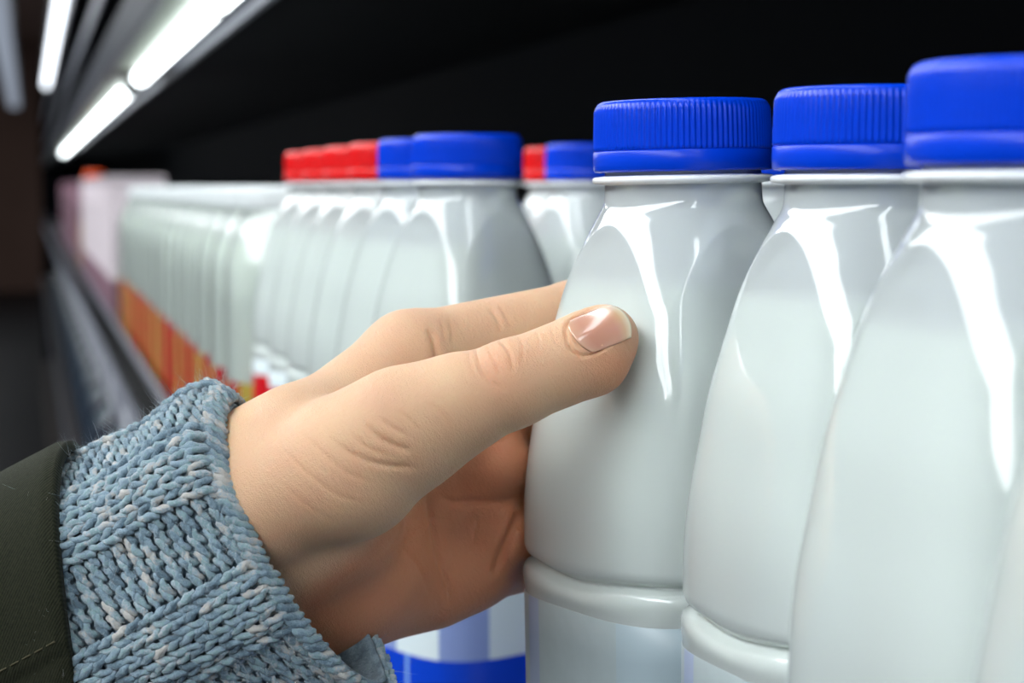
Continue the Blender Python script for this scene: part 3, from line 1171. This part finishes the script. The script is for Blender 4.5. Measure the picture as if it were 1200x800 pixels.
def surf_hit(x, y):
    d = 380.0
    for _ in range(60):
        p = q(x, y, d)
        v = float(hand_sdf([np.array([p[0]]), np.array([p[1]]), np.array([p[2]])])[0])
        d += max(v, 0.02) * 0.9
        if v < 0.01:
            break
    return q(x, y, d)


pc = surf_hit(696, 384)
nrm = grad(pc[None])[0]
pa = surf_hit(670, 395)
tdir = q(731, 366, pa[2] + 4.0) - pa
tdir -= nrm * (tdir @ nrm)
tlen = np.linalg.norm(tdir)
tdir /= tlen
wdir = np.cross(nrm, tdir)
if wdir[1] < 0:
    wdir = -wdir
NU, NV = 30, 24
nv_, nf_ = [], []
pa0 = pc - tdir * ((pc - pa) @ tdir)
for layer in (0, 1):
    for i in range(NU + 1):
        for j in range(NV + 1):
            u = i / NU
            v = j / NV * 2 - 1
            half = 5.1 * (1 - 0.10 * u) * (1 - 0.12 * (1 - u)**3)
            start = 0.16 * abs(v)**2.4               # rounded towards the cuticle
            end = 1.0 - 0.10 * abs(v)**2.6           # gently rounded free edge
            uu = start + (end - start) * u
            h = 0.42 - 1.95 * (v * half / 5.1)**2 - 1.3 * (uu - 0.42)**2 - (0.38 if layer else 0.0)
            nv_.append(pa0 + tdir * (uu * tlen * 1.02) + wdir * (v * half) + nrm * h)
b_ = (NU + 1) * (NV + 1)
for i in range(NU):
    for j in range(NV):
        a = i * (NV + 1) + j
        nf_.append((a, a + 1, a + NV + 2, a + NV + 1))
        nf_.append((b_ + a, b_ + a + NV + 1, b_ + a + NV + 2, b_ + a + 1))
bd = [i * (NV + 1) for i in range(NU)] + [NU * (NV + 1) + j for j in range(NV)] + [(NU - i) * (NV + 1) + NV for i in range(NU)] + [NV - j for j in range(NV)]
for i in range(len(bd)):
    a, c = bd[i], bd[(i + 1) % len(bd)]
    nf_.append((a, c, b_ + c, b_ + a))
mN, ntN, outN = new_mat('thumb_nail')
pN = N(ntN, 'ShaderNodeBsdfPrincipled', Roughness=0.16)
pN.inputs['Specular IOR Level'].default_value = 0.6
pN.inputs['Coat Weight'].default_value = 0.5
pN.inputs['Coat Roughness'].default_value = 0.08
pN.inputs['Subsurface Weight'].default_value = 0.3
pN.inputs['Subsurface Radius'].default_value = (0.002, 0.001, 0.0008)
pN.inputs['Subsurface Scale'].default_value = 0.6
aN = N(ntN, 'ShaderNodeAttribute', attribute_name='along')
crN = N(ntN, 'ShaderNodeValToRGB')
el = crN.color_ramp.elements
el[0].position, el[0].color = 0.0, (*srgb(204, 160, 134), 1)
el[1].position, el[1].color = 0.22, (*srgb(196, 140, 118), 1)
for pos, c in ((0.70, (200, 146, 122)), (0.86, (204, 166, 132)), (0.95, (214, 196, 164)), (1.0, (226, 218, 194))):
    e_ = el.new(pos)
    e_.color = (*srgb(*c), 1)
ntN.links.new(aN.outputs['Fac'], crN.inputs['Fac'])
ntN.links.new(crN.outputs['Color'], pN.inputs['Base Color'])
ntN.links.new(pN.outputs['BSDF'], outN.inputs['Surface'])
nail = mesh_obj('thumb_nail', to_local(np.array(nv_)), nf_, mN, person)
na = nail.data.attributes.new('along', 'FLOAT', 'POINT')
na.data.foreach_set('value', np.array([i / NU for _ in (0, 1) for i in range(NU + 1) for j in range(NV + 1)], np.float32))
nail['label'] = 'glossy natural thumb nail'
bm_n = nail.data
bm_n.update()
nw = nrm[0] * RIGHT - nrm[1] * UP + nrm[2] * FWD
if float(np.array(bm_n.polygons[NU * NV // 2 * 2].normal) @ nw) < 0:
    bm_n.flip_normals()

# ------------------------------------------------------------------ knitted cuff
NDIR = np.array([0.482, 0.876, 0.0])
NDIR = NDIR - E_DIR * (NDIR @ E_DIR)
NDIR /= np.linalg.norm(NDIR)
MDIR = np.cross(E_DIR, NDIR)
if MDIR[2] > 0:
    MDIR = -MDIR                              # towards the eye
CC = q(349, 620, 419)


def cuff_pt(t, al, h):
    """t mm from the rim towards the elbow, al angle (0 = lower edge, pi = upper edge, pi/2 = eye side)"""
    t = np.asarray(t, float)
    al = np.asarray(al, float)
    roll = np.where(t < 3.5, (3.5 - t)**2 * 0.16, 0) * (1 - np.clip(np.cos(al), 0, 1)**2)
    puff = 1.2 * np.exp(-((t - 9) / 9.0)**2) * (0.5 - 0.5 * np.cos(al)) + 0.5 * np.sin(t * 0.23 + 2 * al)
    a = 35.4 - roll + puff + h + 0.02 * t
    b = 26.5 - roll + puff + h + 0.03 * t
    sa = np.sin(al)
    tt = t + np.where(sa > 0, 2.6 * sa, -5.0 * sa)
    a = a + 4.5 * np.clip(np.cos(al), 0, 1)**2 * np.exp(-np.clip(t, 0, None) / 18.0)
    return (CC + tt[..., None] * E_DIR + (a * np.cos(al))[..., None] * NDIR + (b * np.sin(al))[..., None] * MDIR)


# arc length table of the cuff ellipse
aa = np.linspace(0, 2 * PI, 2001)
ex, ey = 36.5 * np.cos(aa), 27.5 * np.sin(aa)
arc = np.concatenate([[0], np.cumsum(np.hypot(np.diff(ex), np.diff(ey)))])
CIRC = arc[-1]
NW = 60
WW = CIRC / NW
RP = 3.35
ROWS = 22
s_mid = np.interp(PI / 2, aa, arc)


def al_of(s):
    return np.interp(np.mod(s + s_mid, CIRC), arc, aa)


class Strands:
    def __init__(self):
        self.v, self.f, self.tone, self.n = [], [], [], 0

    def add(self, s, t, h, r, tone, sides=8, ply=True, phase=0.0):
        k = len(s)
        P = cuff_pt(t, al_of(s), h)
        T = np.gradient(P, axis=0)
        T /= np.linalg.norm(T, axis=1, keepdims=True)
        Q = cuff_pt(t, al_of(s), h + 1.0)
        Nn = Q - P
        Nn -= T * np.sum(Nn * T, 1, keepdims=True)
        Nn /= np.linalg.norm(Nn, axis=1, keepdims=True)
        Bn = np.cross(T, Nn)
        ln = np.concatenate([[0], np.cumsum(np.linalg.norm(np.diff(P, axis=0), axis=1))])
        th = np.arange(sides) * 2 * PI / sides
        for i in range(k):
            rr = r[i] * (1 + (0.24 * np.cos(2 * (th - ln[i] * 1.15 - phase)) if ply else 0))
            self.v.append(P[i] + np.outer(rr * np.cos(th), Nn[i]) + np.outer(rr * np.sin(th), Bn[i]))
            self.tone.append(np.full(sides, tone))
        for i in range(k - 1):
            for j in range(sides):
                j2 = (j + 1) % sides
                b = self.n
                self.f.append((b + i * sides + j, b + i * sides + j2, b + (i + 1) * sides + j2, b + (i + 1) * sides + j))
        b = self.n
        self.f.append(tuple(b + j for j in reversed(range(sides))))
        self.f.append(tuple(b + (k - 1) * sides + j for j in range(sides)))
        self.n += k * sides


S = Strands()
K = 9
uu = np.linspace(0, 1, K)
for i in range(NW):
    rib = (i % 10) < 5                        # five raised columns, five sunk ones
    pos_in = (i % 5) / 4.0 * 2 - 1
    s0 = (i - 5 + 0.5) * WW
    for j in range(ROWS):
        t0 = j * RP + 0.4
        jit = rng.normal(0, 0.09, 6)
        if rib:
            hb = 1.75 - 0.75 * pos_in**2
            for sd in (-1, 1):
                s = s0 + sd * WW * (0.07 + 0.40 * uu**0.85) + jit[0]
                t = t0 + 1.45 * RP * (1 - uu) - 0.3 + jit[1]
                h = hb + 0.55 * np.sin(PI * np.clip(uu * 1.05, 0, 1)) - 0.75 * (1 - uu)**3 - 0.35 * uu**4 + jit[2] * 0.6
                r = 0.86 * (0.72 + 0.28 * np.sin(PI * np.clip(uu, 0.04, 0.96))**0.6) * (1 + jit[3] * 0.5)
                S.add(s, t, h, r, rng.random(), phase=rng.random() * 6)
        else:
            hb = -0.75 + 0.5 * pos_in**2
            for sd in (-1, 1):
                uc = uu * 2 - 1
                s = s0 + WW * 0.62 * uc + (0.5 * WW if sd > 0 else 0) + jit[0]
                t = t0 + sd * RP * 0.24 + sd * 0.62 * (1 - uc**2) + 0.55 * uc + jit[1]
                h = hb + 0.75 * (1 - uc**2) - 0.35 + jit[2] * 0.6
                r = 0.82 * (0.62 + 0.38 * (1 - uc**2)**0.5 + 0.0) * (1 + jit[3] * 0.5)
                S.add(s, t, h, r, rng.random(), phase=rng.random() * 6)
# bound edge: slanted loops all round the rim
NB = 96
for i in range(NB):
    s0 = i * CIRC / NB
    uc = uu * 2 - 1
    s = s0 + CIRC / NB * 1.0 * uc
    t = -0.5 + 1.5 * uc + rng.normal(0, 0.12)
    h = 0.6 + 0.7 * (1 - uc**2) + rng.normal(0, 0.08)
    r = 0.95 * (0.62 + 0.38 * (1 - uc**2)**0.5)
    S.add(s, t, h, r, rng.random(), phase=rng.random() * 6)


def yarn_mat():
    m, nt, out = new_mat('heathered_blue_wool')
    p = N(nt, 'ShaderNodeBsdfPrincipled', Roughness=0.85)
    p.inputs['Specular IOR Level'].default_value = 0.15
    p.inputs['Sheen Weight'].default_value = 0.35
    p.inputs['Sheen Roughness'].default_value = 0.5
    at = N(nt, 'ShaderNodeAttribute', attribute_name='tone')
    tc = N(nt, 'ShaderNodeTexCoord')
    n1 = N(nt, 'ShaderNodeTexNoise', Scale=1900.0, Detail=4.0, Roughness=0.7)
    n2 = N(nt, 'ShaderNodeTexNoise', Scale=260.0, Detail=4.0)
    nt.links.new(tc.outputs['Object'], n1.inputs['Vector'])
    nt.links.new(tc.outputs['Object'], n2.inputs['Vector'])
    a1 = N(nt, 'ShaderNodeMath', operation='MULTIPLY_ADD')
    a1.inputs[1].default_value = 0.9
    nt.links.new(n2.outputs['Fac'], a1.inputs[0])
    t1 = N(nt, 'ShaderNodeMath', operation='MULTIPLY')
    t1.inputs[1].default_value = 0.34
    nt.links.new(at.outputs['Fac'], t1.inputs[0])
    nt.links.new(t1.outputs[0], a1.inputs[2])
    a2 = N(nt, 'ShaderNodeMath', operation='MULTIPLY_ADD')
    a2.inputs[1].default_value = 0.5
    nt.links.new(n1.outputs['Fac'], a2.inputs[0])
    nt.links.new(a1.outputs[0], a2.inputs[2])
    cr = N(nt, 'ShaderNodeValToRGB')
    el = cr.color_ramp.elements
    el[0].position, el[0].color = 0.52, (*srgb(98, 120, 136), 1)
    el[1].position, el[1].color = 1.22 if False else 1.0, (*srgb(206, 204, 200), 1)
    for pos, c in ((0.62, (124, 150, 166)), (0.70, (150, 172, 190)), (0.76, (136, 168, 172)), (0.82, (166, 184, 198)), (0.90, (196, 194, 190))):
        e = el.new(pos)
        e.color = (*srgb(*c), 1)
    sc = N(nt, 'ShaderNodeMath', operation='MULTIPLY')
    sc.inputs[1].default_value = 0.84
    nt.links.new(a2.outputs[0], sc.inputs[0])
    nt.links.new(sc.outputs[0], cr.inputs['Fac'])
    nt.links.new(cr.outputs['Color'], p.inputs['Base Color'])
    b = N(nt, 'ShaderNodeBump', Strength=0.9, Distance=0.0006)
    nt.links.new(n1.outputs['Fac'], b.inputs['Height'])
    nt.links.new(b.outputs['Normal'], p.inputs['Normal'])
    nt.links.new(p.outputs['BSDF'], out.inputs['Surface'])
    return m


M['yarn'] = yarn_mat()
# closed backing tube under the stitches
tb = np.linspace(-1.0, ROWS * RP, 40)
alb = np.arange(120) * 2 * PI / 120
rows_ = [cuff_pt(np.full(120, t), alb, -1.7) for t in tb] + [cuff_pt(np.full(120, t), alb, -2.6) for t in tb[::-1]]
bvv = np.concatenate(rows_)
bff = grid_faces(len(rows_), 120)
bff += [((len(rows_) - 1) * 120 + j, (len(rows_) - 1) * 120 + (j + 1) % 120, (j + 1) % 120, j) for j in range(120)]
# loose fibres standing off the wool
fv, ff = [], []
base_n = S.n + len(bvv)
NFUZZ = 6000
for _ in range(NFUZZ):
    s = rng.random() * CIRC
    t = rng.random() * 50 - 0.5 if rng.random() < 0.75 else rng.random() * 4 - 1
    al = al_of(np.array([s]))
    p0 = cuff_pt(np.array([t]), al, 0.8)[0]
    p1 = cuff_pt(np.array([t]), al, 2.0)[0]
    nn = (p1 - p0) / np.linalg.norm(p1 - p0)
    rv = rng.normal(0, 1, 3)
    d1 = nn * 1.0 + rv * 0.8
    ln = 1.2 + rng.random() * 2.6
    d2 = rng.normal(0, 1, 3) * 0.8
    pts = [p0 + nn * 0.6 + d1 * ln * u * 0.6 + d2 * ln * u * u * 0.5 for u in (0, 0.33, 0.66, 1.0)]
    w = 0.04
    sx = np.cross(d1, [0.3, 0.5, 0.8])
    sx /= np.linalg.norm(sx) + 1e-9
    sy = np.cross(d1, sx)
    sy /= np.linalg.norm(sy) + 1e-9
    b = len(fv)
    for kq, p in enumerate(pts):
        ww = w * (1 - 0.25 * kq)
        for c_, s_ in ((1, 0), (-0.5, 0.87), (-0.5, -0.87)):
            fv.append(p + sx * ww * c_ + sy * ww * s_)
    for kq in range(3):
        for j in range(3):
            j2 = (j + 1) % 3
            ff.append((base_n + b + kq * 3 + j, base_n + b + kq * 3 + j2, base_n + b + kq * 3 + 3 + j2, base_n + b + kq * 3 + 3 + j))
allv = np.concatenate([np.concatenate(S.v), bvv, np.array(fv)])
allf = S.f + [tuple(i + S.n for i in f_) for f_ in bff] + ff
cuff = mesh_obj('sweater_cuff', to_local(allv), allf, M['yarn'], person)
cuff['label'] = 'grey blue ribbed wool cuff'
tn = cuff.data.attributes.new('tone', 'FLOAT', 'POINT')
tn.data.foreach_set('value', np.concatenate([np.concatenate(S.tone), np.full(len(bvv), 0.2), np.full(len(fv), 0.9)]).astype(np.float32))

# ------------------------------------------------------------------ coat sleeve
def coat_pt(t, al, h):
    t = np.asarray(t, float)
    al = np.asarray(al, float)
    hem = 52 + 15.5 * np.cos(al) - 6 * np.sin(al)
    f = 0.7 * np.sin(3 * al + 0.05 * t) + 0.9 * np.sin(t * 0.06 + 2 * al + 1.0) * np.clip(t / 30, 0, 1)
    lip = -0.9 * np.exp(-(t / 1.5)**2) + 0.35 * np.exp(-((t - 9.0) / 2.0)**2) * 0
    a = 42.3 + 0.035 * t + f + h + lip
    b = 33.0 + 0.05 * t + f + h + lip
    return CC + (hem + t)[..., None] * E_DIR + (a * np.cos(al))[..., None] * NDIR + (b * np.sin(al))[..., None] * MDIR


tc_ = np.concatenate([np.linspace(0, 6, 12), np.linspace(7, 60, 60), np.linspace(66, 330, 30)])
nA = 220
alc = np.arange(nA) * 2 * PI / nA
SEAM = math.radians(92)


def seam_h(al, t):
    return -0.75 * np.exp(-((al - SEAM) / 0.018)**2) + 0.35 * np.exp(-((al - SEAM - 0.05) / 0.03)**2)


rows_ = [coat_pt(np.full(nA, t), alc, seam_h(alc, t)) for t in tc_] + [coat_pt(np.full(nA, t), alc, np.full(nA, -2.4)) for t in tc_[::-1]]
cv = np.concatenate(rows_)
cf = grid_faces(len(rows_), nA)
cf += [((len(rows_) - 1) * nA + j, (len(rows_) - 1) * nA + (j + 1) % nA, (j + 1) % nA, j) for j in range(nA)]


def coat_mat():
    m, nt, out = new_mat('dark_olive_twill')
    p = N(nt, 'ShaderNodeBsdfPrincipled', Roughness=0.9)
    p.inputs['Specular IOR Level'].default_value = 0.12
    p.inputs['Sheen Weight'].default_value = 0.05
    uv = N(nt, 'ShaderNodeAttribute', attribute_name='weave')
    sep = N(nt, 'ShaderNodeSeparateXYZ')
    nt.links.new(uv.outputs['Vector'], sep.inputs[0])
    ad = N(nt, 'ShaderNodeMath', operation='ADD')
    nt.links.new(sep.outputs['X'], ad.inputs[0])
    nt.links.new(sep.outputs['Y'], ad.inputs[1])
    ml = N(nt, 'ShaderNodeMath', operation='MULTIPLY')
    ml.inputs[1].default_value = 2 * PI / 0.85
    nt.links.new(ad.outputs[0], ml.inputs[0])
    sn = N(nt, 'ShaderNodeMath', operation='SINE')
    nt.links.new(ml.outputs[0], sn.inputs[0])
    tc = N(nt, 'ShaderNodeTexCoord')
    nz = N(nt, 'ShaderNodeTexNoise', Scale=1500.0, Detail=3.0)
    nt.links.new(tc.outputs['Object'], nz.inputs['Vector'])
    mx = N(nt, 'ShaderNodeMix', data_type='RGBA')
    mx.inputs['A'].default_value = (*srgb(20, 22, 15), 1)
    mx.inputs['B'].default_value = (*srgb(50, 52, 38), 1)
    mr = N(nt, 'ShaderNodeMath', operation='MULTIPLY_ADD')
    mr.inputs[1].default_value = 0.28
    nt.links.new(sn.outputs[0], mr.inputs[0])
    nt.links.new(nz.outputs['Fac'], mr.inputs[2])
    nt.links.new(mr.outputs[0], mx.inputs['Factor'])
    nt.links.new(mx.outputs['Result'], p.inputs['Base Color'])
    b = N(nt, 'ShaderNodeBump', Strength=0.5, Distance=0.0003)
    nt.links.new(mr.outputs[0], b.inputs['Height'])
    nt.links.new(b.outputs['Normal'], p.inputs['Normal'])
    nt.links.new(p.outputs['BSDF'], out.inputs['Surface'])
    return m


M['coat'] = coat_mat()
coat = mesh_obj('coat_sleeve', to_local(cv), cf, M['coat'], person)
coat['label'] = 'dark olive twill coat sleeve'
wa = coat.data.attributes.new('weave', 'FLOAT_VECTOR', 'POINT')
wvv = np.zeros((len(cv), 3), np.float32)
tt_all = np.concatenate([tc_, tc_[::-1]])
for r_ in range(len(tt_all)):
    wvv[r_ * nA:(r_ + 1) * nA, 0] = alc * 37.0
    wvv[r_ * nA:(r_ + 1) * nA, 1] = tt_all[r_]
wa.data.foreach_set('vector', wvv.ravel())
# stitches beside the long seam
stv, stf = [], []
M['thread'] = principled('olive_thread', srgb(78, 74, 56), 0.8, 0.2)
for k in range(34):
    t0 = 2 + k * 3.0
    pts = [coat_pt(np.array([t0 + 2.1 * u]), np.array([SEAM + 0.075]), np.array([0.28 + 0.18 * math.sin(PI * u)]))[0] for u in np.linspace(0, 1, 5)]
    d = pts[-1] - pts[0]
    d /= np.linalg.norm(d)
    o_ = coat_pt(np.array([t0]), np.array([SEAM + 0.075]), np.array([2.0]))[0] - pts[0]
    o_ -= d * (o_ @ d)
    o_ /= np.linalg.norm(o_)
    c_ = np.cross(d, o_)
    b = len(stv)
    for p in pts:
        for j in range(6):
            an = j * PI / 3
            stv.append(p + 0.19 * (math.cos(an) * o_ + math.sin(an) * c_))
    for a in range(4):
        for j in range(6):
            j2 = (j + 1) % 6
            stf.append((b + a * 6 + j, b + a * 6 + j2, b + a * 6 + 6 + j2, b + a * 6 + 6 + j))
st = mesh_obj('seam_stitching', to_local(np.array(stv)), stf, M['thread'], coat)
st['label'] = 'row of olive seam stitches'

for o in (cuff, coat, st):
    me_ = o.data
    import bmesh
    bmx = bmesh.new()
    bmx.from_mesh(me_)
    bmesh.ops.recalc_face_normals(bmx, faces=bmx.faces)
    bmx.to_mesh(me_)
    bmx.free()

# ------------------------------------------------------------------ world, camera, view
w = bpy.data.worlds.new('store')
bpy.context.scene.world = w
w.use_nodes = True
bg = w.node_tree.nodes['Background']
bg.inputs['Color'].default_value = (0.80, 0.90, 1.0, 1)
bg.inputs['Strength'].default_value = 0.10

cam = bpy.data.cameras.new('camera')
co_ = bpy.data.objects.new('camera', cam)
C.objects.link(co_)
cam.sensor_width = 36.0
cam.lens = F * 36.0 / 1200.0
from mathutils import Matrix
R3 = Matrix(((RIGHT[0], UP[0], -FWD[0]), (RIGHT[1], UP[1], -FWD[1]), (RIGHT[2], UP[2], -FWD[2])))
co_.matrix_world = Matrix.Translation(EYE.tolist()) @ R3.to_4x4()
cam.clip_start = 0.02
cam.dof.use_dof = True
cam.dof.focus_distance = 0.407
cam.dof.aperture_fstop = cam.lens / 4.0
bpy.context.scene.camera = co_
sc = bpy.context.scene
sc.view_settings.view_transform = 'Standard'
sc.view_settings.look = 'None'
sc.view_settings.gamma = 1.0
sc.view_settings.use_curve_mapping = False
sc.view_settings.exposure = 0.34
sc.cycles.transparent_max_bounces = 16
sc.cycles.max_bounces = 10
sc.cycles.sample_clamp_indirect = 6.0
